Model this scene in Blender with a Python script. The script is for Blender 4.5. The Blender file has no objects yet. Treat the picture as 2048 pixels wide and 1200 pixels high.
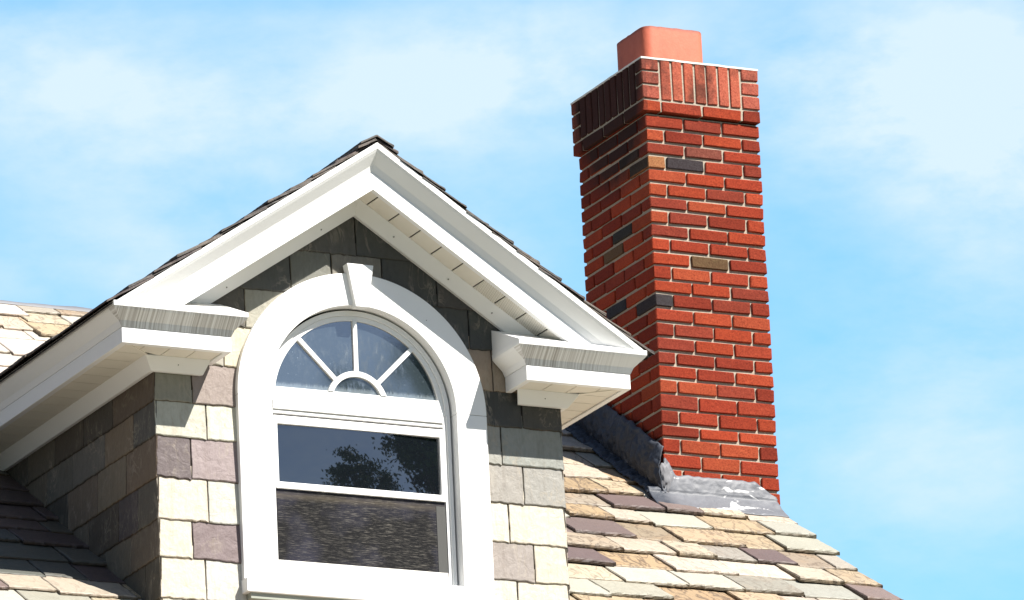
import bpy, bmesh, math, random
from mathutils import Vector, Matrix, noise as mn
random.seed(7)
rnd = random.uniform
D2R = math.radians
# ------------------------------------------------------------------ camera, world, sun, exposure
# survey coordinates: x along the dormer front, y into the depth, z up with 0 at the chimney top; the ground lies at GZ
GZ = -12.9
def P3(x, y, z): return Vector((x, y, z - GZ))
S = bpy.context.scene
cam_d = bpy.data.cameras.new("camera"); cam = bpy.data.objects.new("camera", cam_d)
S.collection.objects.link(cam); S.camera = cam
cam_d.sensor_width = 36.0; cam_d.lens = 265.47; cam_d.clip_start = 0.5; cam_d.clip_end = 4000
YAW, PIT, ROL = 0.46887, 0.29238, -0.04733
_f = Vector((math.sin(YAW)*math.cos(PIT), math.cos(YAW)*math.cos(PIT), math.sin(PIT)))
_r0 = Vector((math.cos(YAW), -math.sin(YAW), 0)); _u0 = _r0.cross(_f)
CR = math.cos(ROL)*_r0 + math.sin(ROL)*_u0; CU = -math.sin(ROL)*_r0 + math.cos(ROL)*_u0
M = Matrix((CR, CU, -_f)).transposed().to_4x4(); M.translation = P3(-15.76, -29.6416, -11.2577)
cam.matrix_world = M
S.render.resolution_x = 1024; S.render.resolution_y = 600
S.view_settings.view_transform = 'Standard'; S.view_settings.look = 'None'
S.view_settings.gamma = 1.0; S.view_settings.use_curve_mapping = False
S.view_settings.exposure = 1.1
S.render.engine = 'CYCLES'
SUN = Vector((0.622, -1.0, 1.342)).normalized()           # towards the sun
sd = bpy.data.lights.new("sun", 'SUN'); sd.energy = 5.0; sd.angle = D2R(0.5); sd.color = (1.0, 0.955, 0.88)
so = bpy.data.objects.new("sun", sd); S.collection.objects.link(so)
so.rotation_euler = SUN.to_track_quat('Z', 'Y').to_euler(); so.location = (20, -30, 60)

W = bpy.data.worlds.new("World"); S.world = W; W.use_nodes = True
nt = W.node_tree; nt.nodes.clear()
def nn(t, typ, **kw):
    n = t.nodes.new(typ)
    for k, v in kw.items():
        if hasattr(n, k): setattr(n, k, v)
        else: n.inputs[k.replace('_', ' ')].default_value = v
    return n
sky = nn(nt, 'ShaderNodeTexSky'); sky.sky_type = 'NISHITA'; sky.sun_disc = False
sky.sun_elevation = math.asin(SUN.z); sky.sun_rotation = math.atan2(SUN.x, SUN.y); sky.air_density = 1.1; sky.dust_density = 0.6; sky.ozone_density = 1.6
bg = nn(nt, 'ShaderNodeBackground'); bg.inputs['Strength'].default_value = 0.06
out = nn(nt, 'ShaderNodeOutputWorld')
tc = nn(nt, 'ShaderNodeTexCoord')
def noise_w(scale, detail, rough, off, stretch=(1, 1, 1), dist=0.0):
    mp = nn(nt, 'ShaderNodeMapping'); mp.inputs['Location'].default_value = off; mp.inputs['Scale'].default_value = stretch
    nt.links.new(tc.outputs['Generated'], mp.inputs['Vector'])
    n = nn(nt, 'ShaderNodeTexNoise'); n.inputs['Scale'].default_value = scale; n.inputs['Detail'].default_value = detail
    n.inputs['Roughness'].default_value = rough; n.inputs['Distortion'].default_value = dist
    nt.links.new(mp.outputs[0], n.inputs['Vector']); return n.outputs['Fac']
def wmath(op, a, b=0.0, c=None, clamp=False):
    m = nn(nt, 'ShaderNodeMath', operation=op, use_clamp=clamp)
    for i, v in enumerate((a, b, c)):
        if v is None: continue
        if isinstance(v, (int, float)): m.inputs[i].default_value = v
        else: nt.links.new(v, m.inputs[i])
    return m.outputs[0]
# cloud banks: each one a soft oval round a compass direction, frayed by noise
def bank(h, v, rh, rv, amt):
    d = (_f + CR*h + CU*v).normalized()
    s1 = nn(nt, 'ShaderNodeVectorMath', operation='SUBTRACT'); nt.links.new(tc.outputs['Generated'], s1.inputs[0]); s1.inputs[1].default_value = d
    r = []
    for ax, rr in ((CR, rh), (CU, rv)):
        dt = nn(nt, 'ShaderNodeVectorMath', operation='DOT_PRODUCT'); nt.links.new(s1.outputs[0], dt.inputs[0]); dt.inputs[1].default_value = ax / rr
        r.append(wmath('MULTIPLY', dt.outputs['Value'], dt.outputs['Value']))
    q = wmath('ADD', r[0], r[1])
    return wmath('MULTIPLY', wmath('EXPONENT', wmath('MULTIPLY', q, -1.0)), amt)
BANKS = [(-0.060, 0.030, 0.024, 0.012, .6), (-0.046, 0.020, 0.02, 0.008, .35), (-0.012, 0.027, 0.024, 0.010, .75), (0.004, 0.034, 0.020, 0.008, .4), (0.050, 0.028, 0.024, 0.013, .9), (0.066, 0.020, 0.018, 0.016, .7),
         (0.060, -0.014, 0.014, 0.020, .42), (0.040, -0.022, 0.016, 0.016, .28), (-0.040, 0.006, 0.03, 0.008, .4), (-0.005, 0.008, 0.012, 0.006, .3), (-0.067,-0.001,0.01,0.008,.2)]
acc = None
for b in BANKS:
    k = bank(*b); acc = k if acc is None else wmath('ADD', acc, k)
n1 = noise_w(26, 8, 0.55, (3.1, 0.4, 1.7), (1, 1, 1.8), .3); n2 = noise_w(75, 6, 0.6, (0.2, 5.0, 2.2), (1, 1, 2.2)); n3 = noise_w(5, 5, .5, (9, 2, 4))
frag = wmath('ADD', wmath('MULTIPLY', wmath('SUBTRACT', n1, 0.5), 2.3), wmath('MULTIPLY', wmath('SUBTRACT', n2, 0.5), 1.3))
near = wmath('MULTIPLY', acc, wmath('ADD', frag, 1.0))
far = wmath('MULTIPLY', wmath('SUBTRACT', n3, 0.62, clamp=True), .5)
cl = wmath('ADD', wmath('ADD', near, wmath('MULTIPLY_ADD', frag, 0.16, 0.13)), far, clamp=True)
mixc = nn(nt, 'ShaderNodeMix', data_type='RGBA')
tint = nn(nt, 'ShaderNodeMix', data_type='RGBA', blend_type='MULTIPLY'); tint.inputs[0].default_value = 1.0
nt.links.new(sky.outputs[0], tint.inputs[6])
# sky brightened round the view axis; kept dim elsewhere to lower ambient light
hd = nn(nt, 'ShaderNodeVectorMath', operation='DOT_PRODUCT'); nt.links.new(tc.outputs['Generated'], hd.inputs[0]); hd.inputs[1].default_value = _f
gain_ = wmath('EXPONENT', wmath('MULTIPLY', wmath('SUBTRACT', 1.0, hd.outputs['Value']), -7.0))
comb = nn(nt, 'ShaderNodeCombineColor')
for i_, (lo_, hi_) in enumerate(((.54, .46), (.60, 1.20), (.72, 1.22))): nt.links.new(wmath('MULTIPLY_ADD', gain_, hi_, lo_), comb.inputs[i_])
nt.links.new(comb.outputs[0], tint.inputs[7])
nt.links.new(tint.outputs[2], mixc.inputs[6]); mixc.inputs[7].default_value = (6.3, 7.4, 7.9, 1)
nt.links.new(wmath('MULTIPLY', cl, 0.86, clamp=True), mixc.inputs[0])
nt.links.new(mixc.outputs[2], bg.inputs['Color']); nt.links.new(bg.outputs[0], out.inputs['Surface'])

# ------------------------------------------------------------------ survey of the house
XC, HW = -2.492, 0.952                 # dormer centre line and half width
XL, XR = XC - HW, XC + HW
YD, YF = -1.989, -2.198                # dormer wall face, fascia face
HF, HI = 1.182, 0.686                  # fascia outer / inner half widths
ZF0, ZF1, ZC0, ZC1 = -2.347, -2.280, -2.207, -2.185   # fascia bottom, fascia top, crown top, edge strip top
CP = 0.057                             # crown projection
RS = 0.662                             # dormer roof slope
RM, RZ = 0.658, -2.158                 # main roof: z = RZ + RM*y
RL = math.hypot(1, RM); RT = math.hypot(1, RS)
RIDGE_Y = 1.965
CW, CD = 0.600, 0.702                  # chimney width and depth
AZ = -2.466                            # arch centre height
KZ = [-.0058,-.0733,-.1407,-.2132,-.2807,-.3506,-.417,-.4804,-.5491,-.6151,-.6836,-.7492,-.8176,-.8847,-.953,-1.0195,-1.09,-1.1554,-1.226,-1.2956,-1.3675,-1.4379,-1.5029,-1.5705,-1.6418,-1.7186,-1.7915,-1.8542,-1.9288,-2.0026,-2.072,-2.141,-2.21,-2.28]

# ------------------------------------------------------------------ mesh helpers
HO = Vector((-4.0, 2.0, GZ))           # the house's origin in survey coordinates (middle of its base)
class MB:
    def __init__(s): s.v = []; s.f = []; s.c = []; s.m = []; s.s = []
    def V(s, p): s.v.append((p[0], p[1], p[2])); return len(s.v) - 1
    def F(s, idx, col=(1, 1, 1, 1), mat=0, smooth=False): s.f.append(tuple(idx)); s.c.append(col); s.m.append(mat); s.s.append(smooth)
    def quad(s, a, b, c, d, **k): s.F([s.V(a), s.V(b), s.V(c), s.V(d)], **k)
    def poly(s, pts, **k): s.F([s.V(p) for p in pts], **k)
    def box(s, lo, hi, **k):
        x0, y0, z0 = lo; x1, y1, z1 = hi
        i = [s.V(p) for p in ((x0,y0,z0),(x1,y0,z0),(x1,y1,z0),(x0,y1,z0),(x0,y0,z1),(x1,y0,z1),(x1,y1,z1),(x0,y1,z1))]
        for q in ((3,2,1,0),(4,5,6,7),(0,1,5,4),(1,2,6,5),(2,3,7,6),(3,0,4,7)): s.F([i[j] for j in q], **k)
    def cbox(s, lo, hi, ch=0.003, jit=0.0, colx=None, **k):       # chamfered box; colx: colour of the faces across x
        lo = Vector(lo); hi = Vector(hi); c = (lo + hi)/2; h = (hi - lo)/2
        vi = {}
        for sx in (-1, 1):
            for sy in (-1, 1):
                for sz in (-1, 1):
                    jv = Vector((rnd(-jit, jit), rnd(-jit, jit), rnd(-jit, jit)))
                    for ax in range(3):
                        cc = ch * rnd(.6, 1.5)
                        p = [sx*(h[0]-cc), sy*(h[1]-cc), sz*(h[2]-cc)]; p[ax] = (sx, sy, sz)[ax]*h[ax]
                        vi[(sx, sy, sz, ax)] = s.V(c + Vector(p) + jv)
        for ax in range(3):
            a, b = [i for i in range(3) if i != ax]
            for sg in (-1, 1):
                q = []
                for (u, w) in ((-1,-1),(1,-1),(1,1),(-1,1)):
                    key = [0, 0, 0]; key[ax] = sg; key[a] = u; key[b] = w
                    q.append(vi[(key[0], key[1], key[2], ax)])
                flip = (sg > 0) ^ (ax == 1)
                s.F(q if flip else q[::-1], **({**k, 'col': colx} if (colx and ax == 0) else k))
        for ax in range(3):                              # edges along axis ax
            a, b = [i for i in range(3) if i != ax]
            for u in (-1, 1):
                for w in (-1, 1):
                    def K(e, face):
                        key = [0,0,0]; key[ax]=e; key[a]=u; key[b]=w
                        return vi[(key[0],key[1],key[2],face)]
                    s.F([K(-1,a),K(1,a),K(1,b),K(-1,b)], **k)
        for sx in (-1,1):
            for sy in (-1,1):
                for sz in (-1,1): s.F([vi[(sx,sy,sz,i)] for i in range(3)], **k)
    def sweep(s, pts, O, U, prof, closed_ends=True, **k):   # prof: list of (o, u), closed polygon
        n = len(prof); rings = []
        for p, o, u in zip(pts, O, U):
            rings.append([s.V(Vector(p) + Vector(o)*a + Vector(u)*b) for a, b in prof])
        for r0, r1 in zip(rings, rings[1:]):
            for i in range(n): s.F([r0[i], r0[(i+1) % n], r1[(i+1) % n], r1[i]], **k)
        if closed_ends: s.F(rings[0][::-1], **k); s.F(rings[-1], **k)
    def build(s, name, mats, parent=None, local=True, fix=True, bevel=0.0, clip=None):
        me = bpy.data.meshes.new(name)
        off = HO if local else Vector((0, 0, GZ))
        me.from_pydata([(x-off[0], y-off[1], z-off[2]) for x, y, z in s.v], [], s.f)
        if not isinstance(mats, (list, tuple)): mats = [mats]
        for m in mats: me.materials.append(m)
        at = me.color_attributes.new('Col', 'FLOAT_COLOR', 'CORNER')
        i = 0; buf = []
        for f, c in zip(s.f, s.c): buf += list(c if len(c) == 4 else (*c, 1))*len(f)
        at.data.foreach_set('color', buf)
        me.polygons.foreach_set('material_index', s.m); me.polygons.foreach_set('use_smooth', s.s)
        if fix or clip:
            bm = bmesh.new(); bm.from_mesh(me)
            if clip:
                for co, no in clip: bmesh.ops.bisect_plane(bm, geom=bm.verts[:]+bm.edges[:]+bm.faces[:], plane_co=Vector(co)-off, plane_no=Vector(no), clear_outer=True)
            if fix: bmesh.ops.recalc_face_normals(bm, faces=bm.faces)
            bm.to_mesh(me); bm.free()
        me.update()
        o = bpy.data.objects.new(name, me); S.collection.objects.link(o)
        if parent: o.parent = parent
        if bevel:
            b = o.modifiers.new('bevel', 'BEVEL'); b.width = bevel; b.segments = 2; b.limit_method = 'ANGLE'; b.angle_limit = D2R(40)
        return o
def tag(o, label=None, cat=None, group=None, kind=None):
    for k, v in (('label', label), ('category', cat), ('group', group), ('kind', kind)):
        if v: o[k] = v
    return o
def part(mb, name, mats, parent, label=None, **k):
    o = mb.build(name, mats, parent, **k)
    if label: o['label'] = label
    return o

# ------------------------------------------------------------------ materials
class Mat:
    def __init__(s, name, rough=0.7, base=(0.5,0.5,0.5)):
        s.m = bpy.data.materials.new(name); s.m.use_nodes = True; s.t = s.m.node_tree
        s.b = s.t.nodes['Principled BSDF']; s.b.inputs['Roughness'].default_value = rough; s.b.inputs['Base Color'].default_value = (*base, 1)
        s.tc = s.t.nodes.new('ShaderNodeTexCoord'); s.geo = s.t.nodes.new('ShaderNodeNewGeometry')
    def L(s, a, b): s.t.links.new(a, b)
    def n(s, typ, **kw): return nn(s.t, typ, **kw)
    def math(s, op, a, b=0.0, c=None, clamp=False):
        m = s.n('ShaderNodeMath', operation=op, use_clamp=clamp)
        for i, v in enumerate((a, b, c)):
            if v is None: continue
            if isinstance(v, (int, float)): m.inputs[i].default_value = v
            else: s.L(v, m.inputs[i])
        return m.outputs[0]
    def noise(s, scale, detail=4, rough=0.5, stretch=(1,1,1), off=(0,0,0), dist=0.0, rot=(0,0,0), vec=None):
        mp = s.n('ShaderNodeMapping'); mp.inputs['Scale'].default_value = stretch; mp.inputs['Location'].default_value = off; mp.inputs['Rotation'].default_value = rot
        s.L(vec or s.tc.outputs['Object'], mp.inputs[0])
        q = s.n('ShaderNodeTexNoise'); q.inputs['Scale'].default_value = scale; q.inputs['Detail'].default_value = detail; q.inputs['Roughness'].default_value = rough; q.inputs['Distortion'].default_value = dist
        s.L(mp.outputs[0], q.inputs['Vector']); return q.outputs['Fac']
    def ramp(s, fac, stops):
        r = s.n('ShaderNodeValToRGB'); e = r.color_ramp.elements
        while len(e) < len(stops): e.new(0.5)
        for el, (p, c) in zip(e, stops):
            el.position = p; el.color = (*c, 1) if len(c) == 3 else c
        s.L(fac, r.inputs[0]); return r.outputs[0]
    def mix(s, fac, a, b, mode='MIX'):
        m = s.n('ShaderNodeMix', data_type='RGBA', blend_type=mode)
        for i, v in ((0, fac), (6, a), (7, b)):
            if isinstance(v, (int, float)): m.inputs[i].default_value = v
            elif isinstance(v, tuple): m.inputs[i].default_value = (*v, 1) if len(v) == 3 else v
            else: s.L(v, m.inputs[i])
        return m.outputs[2]
    def col(s, c): s.L(c, s.b.inputs['Base Color'])
    def attr(s):
        a = s.n('ShaderNodeAttribute'); a.attribute_name = 'Col'; return a
    def bump(s, h, strength=0.3, dist=0.002):
        b = s.n('ShaderNodeBump'); b.inputs['Strength'].default_value = strength; b.inputs['Distance'].default_value = dist
        s.L(h, b.inputs['Height']); s.L(b.outputs[0], s.b.inputs['Normal'])
    def sep(s):
        q = s.n('ShaderNodeSeparateXYZ'); s.L(s.geo.outputs['Position'], q.inputs[0]); return q.outputs

def slate_mat(name, roof=False):
    M_ = Mat(name, 0.62)
    a = M_.attr(); sc = 1.0
    st = (1, 1, 1)
    big = M_.noise(6, 5, .6, st, dist=.6); fine = M_.noise(60, 6, .65, (1, 1, .5)); mid = M_.noise(22 if not roof else 9, 3 if roof else 5, .5, (1, 1, .35) if not roof else (1.2, .6, .6), off=(3,1,2), dist=1.6 if roof else .8)
    c = M_.mix(M_.math('MULTIPLY', big, .55), a.outputs['Color'], M_.mix(1.0, a.outputs['Color'], (.70, .66, .60), 'MULTIPLY'))
    c = M_.mix(M_.math('MULTIPLY', M_.math('SUBTRACT', fine, .45, clamp=True), 1.6 if not roof else .9, clamp=True), c, M_.mix(1.0, c, (.62, .60, .57), 'MULTIPLY'))
    # rusty and sooty veins, strong on the slates whose attribute alpha is low
    vein = M_.math('ABSOLUTE', M_.math('SUBTRACT', mid, .5)); v = M_.math('SUBTRACT', 1.0, M_.math('MULTIPLY', vein, 20.0, clamp=True), clamp=True)
    amt = M_.math('MULTIPLY', v, M_.math('SUBTRACT', 1.0, a.outputs['Alpha'], clamp=True))
    patch = M_.math('MULTIPLY', M_.math('SUBTRACT', M_.noise(9, 4, .6, off=(7,7,1)), .5, clamp=True), M_.math('SUBTRACT', 1.0, a.outputs['Alpha'], clamp=True))
    c = M_.mix(M_.math('MULTIPLY', patch, 1.7, clamp=True), c, (.33, .19, .085))
    c = M_.mix(M_.math('MULTIPLY', amt, .9, clamp=True), c, (.075, .05, .035))
    ln = M_.math('SUBTRACT', 1.0, M_.math('MULTIPLY', M_.math('ABSOLUTE', M_.math('SUBTRACT', M_.noise(7, 5, .6, (1, 1, .45), off=(11, 2, 6), dist=2.2), .5)), 30.0), clamp=True)
    lm = M_.math('MULTIPLY', M_.math('SUBTRACT', M_.noise(5, 3, .6, off=(8, 8, 8)), .46, clamp=True), 6.0, clamp=True)
    if not roof: c = M_.mix(M_.math('MULTIPLY', M_.math('MULTIPLY', ln, lm), .5), c, (.34, .29, .22))
    run = M_.math('MULTIPLY', M_.math('SUBTRACT', M_.noise(1, 4, .7, (34, 34, 2.5)), .52, clamp=True), 3.0, clamp=True)
    if not roof: c = M_.mix(M_.math('MULTIPLY', run, .7), c, M_.mix(1.0, c, (.62, .56, .50), 'MULTIPLY'))
    # pale lime bloom
    bl = M_.math('MULTIPLY', M_.math('SUBTRACT', M_.noise(14, 6, .7, (1, 1, .4), off=(1, 9, 5), dist=1.4), .615, clamp=True), 6.0, clamp=True)
    c = M_.mix(M_.math('MULTIPLY', bl, .22 if not roof else .16), c, (.42, .39, .32))
    M_.col(c)
    h = M_.math('ADD', M_.math('MULTIPLY', M_.noise(18, 7, .6, dist=.5), 1.0), M_.math('MULTIPLY', fine, .35))
    M_.bump(h, .75, .007)
    return M_.m
SLATE = slate_mat('wall_slate'); RSLATE = slate_mat('roof_slate', True)
def plain(name, base, rough=.6, bs=0, bstr=.2, var=.0):
    M_ = Mat(name, rough, base)
    if var: M_.col(M_.mix(M_.noise(9, 5, .6), tuple(x*(1-var) for x in base), base))
    if bs: M_.bump(M_.noise(bs, 4, .6), bstr, .001)
    return M_.m
def white_mat(name, streak=0.0):
    M_ = Mat(name, .45, (.80, .80, .79))
    g = M_.noise(3.5, 5, .6); c = M_.mix(g, (.76, .755, .74), (.82, .82, .81))
    sp = M_.noise(40, 3, .7, off=(2, 2, 2)); c = M_.mix(M_.math('MULTIPLY', M_.math('SUBTRACT', sp, .66, clamp=True), 1.2), c, (.55, .52, .48))
    if streak:
        X, Y, Z = M_.sep()
        s1 = M_.noise(1, 3, .6, (120, 0, .4)); s2 = M_.noise(1, 2, .5, (330, 0, .8), off=(5, 1, 0)); s3 = M_.noise(1, 1, .5, (9, 0, .2), off=(1.3, 0, 0))
        f = M_.math('ADD', M_.math('MULTIPLY', M_.math('SUBTRACT', s1, .40, clamp=True), 3.6), M_.math('MULTIPLY', M_.math('SUBTRACT', s2, .45, clamp=True), 2.4))
        f = M_.math('MULTIPLY', f, M_.math('ADD', .35, s3), clamp=True)
        # streaks fade towards the outer tips of the two returns
        fx = M_.math('SUBTRACT', 1.0, M_.math('MULTIPLY', M_.math('SUBTRACT', X, -1.56, clamp=True), 4.2, clamp=True))
        f = M_.math('MULTIPLY', M_.math('MULTIPLY', f, fx), M_.math('LESS_THAN', Y, -2.1985))
        c = M_.mix(M_.math('MULTIPLY', f, streak, clamp=True), c, (.20, .165, .13))
    M_.col(c); M_.bump(M_.noise(35, 3, .5), .06, .001)
    return M_.m
WHITE = white_mat('white_trim_paint'); STREAK = white_mat('streaked_crown_paint', .72)
def soffit_mat():
    M_ = Mat('cream_soffit_vinyl', .5, (.74, .70, .61)); c = M_.mix(M_.noise(6, 4, .6), (.68, .64, .55), (.76, .725, .64)); M_.col(c); return M_.m
SOFFIT = soffit_mat()
NAIL = plain('painted_nail', (.16, .15, .14), .5)
DARK = plain('black_gap', (.012, .012, .012), .9)
def perforated():
    M_ = Mat('perforated_vinyl', .5)
    X, Y, Z = M_.sep(); k = 6.2832/.0125
    a = M_.math('MULTIPLY', M_.math('SINE', M_.math('MULTIPLY', X, k*1.2)), M_.math('SINE', M_.math('MULTIPLY', Y, k)))
    M_.col(M_.mix(M_.math('GREATER_THAN', a, .35), (.73, .70, .62), (.30, .27, .21))); return M_.m
PERF = perforated()
def brick_mat():
    M_ = Mat('sand_faced_brick', .9); a = M_.attr(); M_.b.inputs['Specular IOR Level'].default_value = .15
    f = M_.noise(120, 5, .8); g = M_.noise(38, 6, .75, off=(4,2,1)); b = M_.noise(9, 4, .6)
    c = M_.mix(M_.math('MULTIPLY', M_.math('SUBTRACT', f, .42, clamp=True), 3.6, clamp=True), M_.mix(1.0, a.outputs['Color'], (1.18, 1.22, 1.2), 'MULTIPLY'), M_.mix(1.0, a.outputs['Color'], (.46, .32, .28), 'MULTIPLY'))
    c = M_.mix(M_.math('MULTIPLY', M_.math('SUBTRACT', g, .52, clamp=True), 4.5, clamp=True), c, M_.mix(1.0, a.outputs['Color'], (1.3, 1.55, 1.45), 'MULTIPLY'))
    # lime specks left on the faces
    s = M_.math('MULTIPLY', M_.math('SUBTRACT', M_.noise(60, 6, .8, off=(9,0,3)), .66, clamp=True), 7.0, clamp=True)
    c = M_.mix(M_.math('MULTIPLY', s, .6), c, (.55, .42, .35))
    w_ = M_.math('MULTIPLY', M_.math('SUBTRACT', M_.noise(4, 5, .7, off=(2,8,3)), .5, clamp=True), 1.5, clamp=True); c = M_.mix(w_, c, M_.mix(1.0, c, (.5,.45,.45), 'MULTIPLY'))
    # soot that ran down from the flue: over the left face and the soldier course
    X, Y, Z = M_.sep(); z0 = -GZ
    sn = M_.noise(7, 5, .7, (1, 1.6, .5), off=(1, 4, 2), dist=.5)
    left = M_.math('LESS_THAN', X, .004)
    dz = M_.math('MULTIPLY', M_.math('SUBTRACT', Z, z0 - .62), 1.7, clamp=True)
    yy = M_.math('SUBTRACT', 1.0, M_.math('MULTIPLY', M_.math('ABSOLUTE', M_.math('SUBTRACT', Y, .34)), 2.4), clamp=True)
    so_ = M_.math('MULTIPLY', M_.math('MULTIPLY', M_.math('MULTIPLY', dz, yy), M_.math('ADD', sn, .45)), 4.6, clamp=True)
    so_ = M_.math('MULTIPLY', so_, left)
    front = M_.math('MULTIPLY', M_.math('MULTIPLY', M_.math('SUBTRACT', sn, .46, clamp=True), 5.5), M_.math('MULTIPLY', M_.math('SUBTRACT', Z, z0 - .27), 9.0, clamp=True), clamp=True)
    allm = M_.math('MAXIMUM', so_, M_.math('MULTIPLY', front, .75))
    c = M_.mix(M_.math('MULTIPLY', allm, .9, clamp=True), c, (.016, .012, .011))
    M_.col(c); M_.bump(M_.math('ADD', f, M_.math('MULTIPLY', g, 1.5)), .8, .003)
    return M_.m
BRICK = brick_mat()
def mortar_mat():
    M_ = Mat('lime_mortar', .95); f = M_.noise(120, 5, .7)
    M_.col(M_.mix(f, (.20, .165, .125), (.54, .465, .37))); M_.bump(M_.noise(80, 6, .7), .9, .004); return M_.m
MORTAR = mortar_mat()
def clay():
    M_ = Mat('terracotta_clay', .7); f = M_.noise(30, 6, .65)
    c = M_.mix(f, (.42, .092, .046), (.52, .125, .068)); s = M_.math('MULTIPLY', M_.math('SUBTRACT', M_.noise(70, 5, .7, off=(2,3,4)), .64, clamp=True), 6.0, clamp=True)
    c = M_.mix(M_.math('MULTIPLY', s, .6), c, (.24, .07, .04)); X, Y, Z = M_.sep()
    top = M_.math('SUBTRACT', 1.0, M_.math('MULTIPLY', M_.math('SUBTRACT', -GZ + .238, Z), 60.0), clamp=True)
    rim = M_.math('MULTIPLY', top, M_.math('ADD', M_.noise(30, 5, .7, off=(6,6,6)), .25), clamp=True); c = M_.mix(rim, c, (.10, .035, .03))
    st = M_.math('MULTIPLY', M_.math('SUBTRACT', M_.noise(11, 5, .65, (1, 1, .5), off=(4,4,4)), .5, clamp=True), 2.2, clamp=True); c = M_.mix(st, c, M_.mix(1.0, c, (.72, .60, .55), 'MULTIPLY'))
    M_.col(c); M_.bump(M_.noise(45, 6, .65), .6, .003); return M_.m
CLAY = clay()
def flash():
    M_ = Mat('bituminous_flashing', .58); n = M_.noise(7, 6, .65, dist=.8); w = M_.noise(8, 5, .6, (.7, .8, 1.6), off=(3, 3, 9), dist=.8)
    X, Y, Z = M_.sep()
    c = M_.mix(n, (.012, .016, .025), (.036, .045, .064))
    fr = M_.math('MULTIPLY', M_.math('SUBTRACT', X, -.04), 14.0, clamp=True)       # front apron: paler metallic gray; the side's extra darkness is painted shade
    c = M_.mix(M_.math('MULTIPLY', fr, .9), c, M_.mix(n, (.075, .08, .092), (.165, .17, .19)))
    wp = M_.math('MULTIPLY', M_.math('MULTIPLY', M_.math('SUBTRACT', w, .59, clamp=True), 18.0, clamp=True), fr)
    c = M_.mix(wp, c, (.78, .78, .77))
    M_.col(c); M_.bump(M_.noise(13, 5, .55, (1, 1, 1), dist=1.5), .4, .008); return M_.m
FLASH = flash()
CEMENT = plain('roof_cement', (.21, .21, .225), .75, 45, 1.0, .45)
RIDGEC = plain('ridge_cement', (.19, .195, .215), .6, 30, .8, .5)

def glass_mat(name, base, ior, rough, dusty=0.0):
    M_ = Mat(name, rough, base); M_.b.inputs['IOR'].default_value = ior
    if dusty:
        X, Y, Z = M_.sep()
        d = M_.noise(42, 6, .8, (1, 0, .4)); dd = M_.math('MULTIPLY', M_.math('SUBTRACT', M_.math('ADD', d, M_.math('MULTIPLY', M_.noise(7, 4, .6), .35)), .68, clamp=True), 3.2, clamp=True)
        run = M_.noise(1, 3, .8, (120, 0, 6)); bot = M_.math('SUBTRACT', 1.0, M_.math('MULTIPLY', M_.math('SUBTRACT', Z, -GZ - 2.395), 24.0), clamp=True)
        frost = M_.math('MULTIPLY', M_.math('SUBTRACT', M_.math('ADD', bot, run), 1.0, clamp=True), 3.2, clamp=True)
        spk = M_.math('MULTIPLY', M_.math('GREATER_THAN', M_.noise(150, 2, .5, off=(3,3,3)), .73), .7)
        c = M_.mix(dd, base, (.13, .155, .175)); c = M_.mix(M_.math('MAXIMUM', M_.math('MULTIPLY', frost, .32), spk), c, (.45, .52, .56))
        M_.col(c)
        M_.L(M_.math('ADD', rough, M_.math('MULTIPLY', dd, .25)), M_.b.inputs['Roughness'])
    return M_.m
GLASS = glass_mat('sash_glass', (.006, .008, .011), 2.6, .012)
FANGLASS = glass_mat('fanlight_glass', (.034, .047, .056), 3.5, .05, 1.0)
def screen_mat():
    M_ = Mat('insect_mesh', .55)
    a = M_.noise(1, 4, .8, (10, 0, 290)); b = M_.noise(1, 3, .7, (26, 0, 500), off=(4, 0, 7)); big = M_.noise(3, 4, .6)
    f = M_.math('MULTIPLY', M_.math('SUBTRACT', M_.math('ADD', M_.math('MULTIPLY', a, .55), M_.math('MULTIPLY', b, .55)), .575, clamp=True), 9.0, clamp=True)
    f = M_.math('MULTIPLY', f, M_.math('ADD', M_.math('MULTIPLY', big, 1.0), .35), clamp=True)
    M_.b.inputs['Specular IOR Level'].default_value = .05
    c = M_.mix(M_.math('MULTIPLY', f, M_.math('MULTIPLY_ADD', big, .5, .6)), M_.mix(M_.math('MULTIPLY', M_.math('SUBTRACT', M_.noise(5, 3, .5, off=(5, 5, 2)), .45, clamp=True), 5.0, clamp=True), (.012, .012, .013), (.026, .026, .038)), (.21, .195, .17))
    X, Y, Z = M_.sep()                                   # a paler dusty band where the mesh tucks under the top bar
    band = M_.math('MULTIPLY', M_.math('SUBTRACT', 1.0, M_.math('MULTIPLY', M_.math('ABSOLUTE', M_.math('SUBTRACT', Z, -GZ - 2.874)), 45.0), clamp=True), M_.math('ADD', a, -.1), clamp=True)
    c = M_.mix(M_.math('MULTIPLY', band, .8), c, (.15, .125, .085)); M_.col(c); M_.bump(b, .3, .001); return M_.m
SCREEN = screen_mat()

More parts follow.
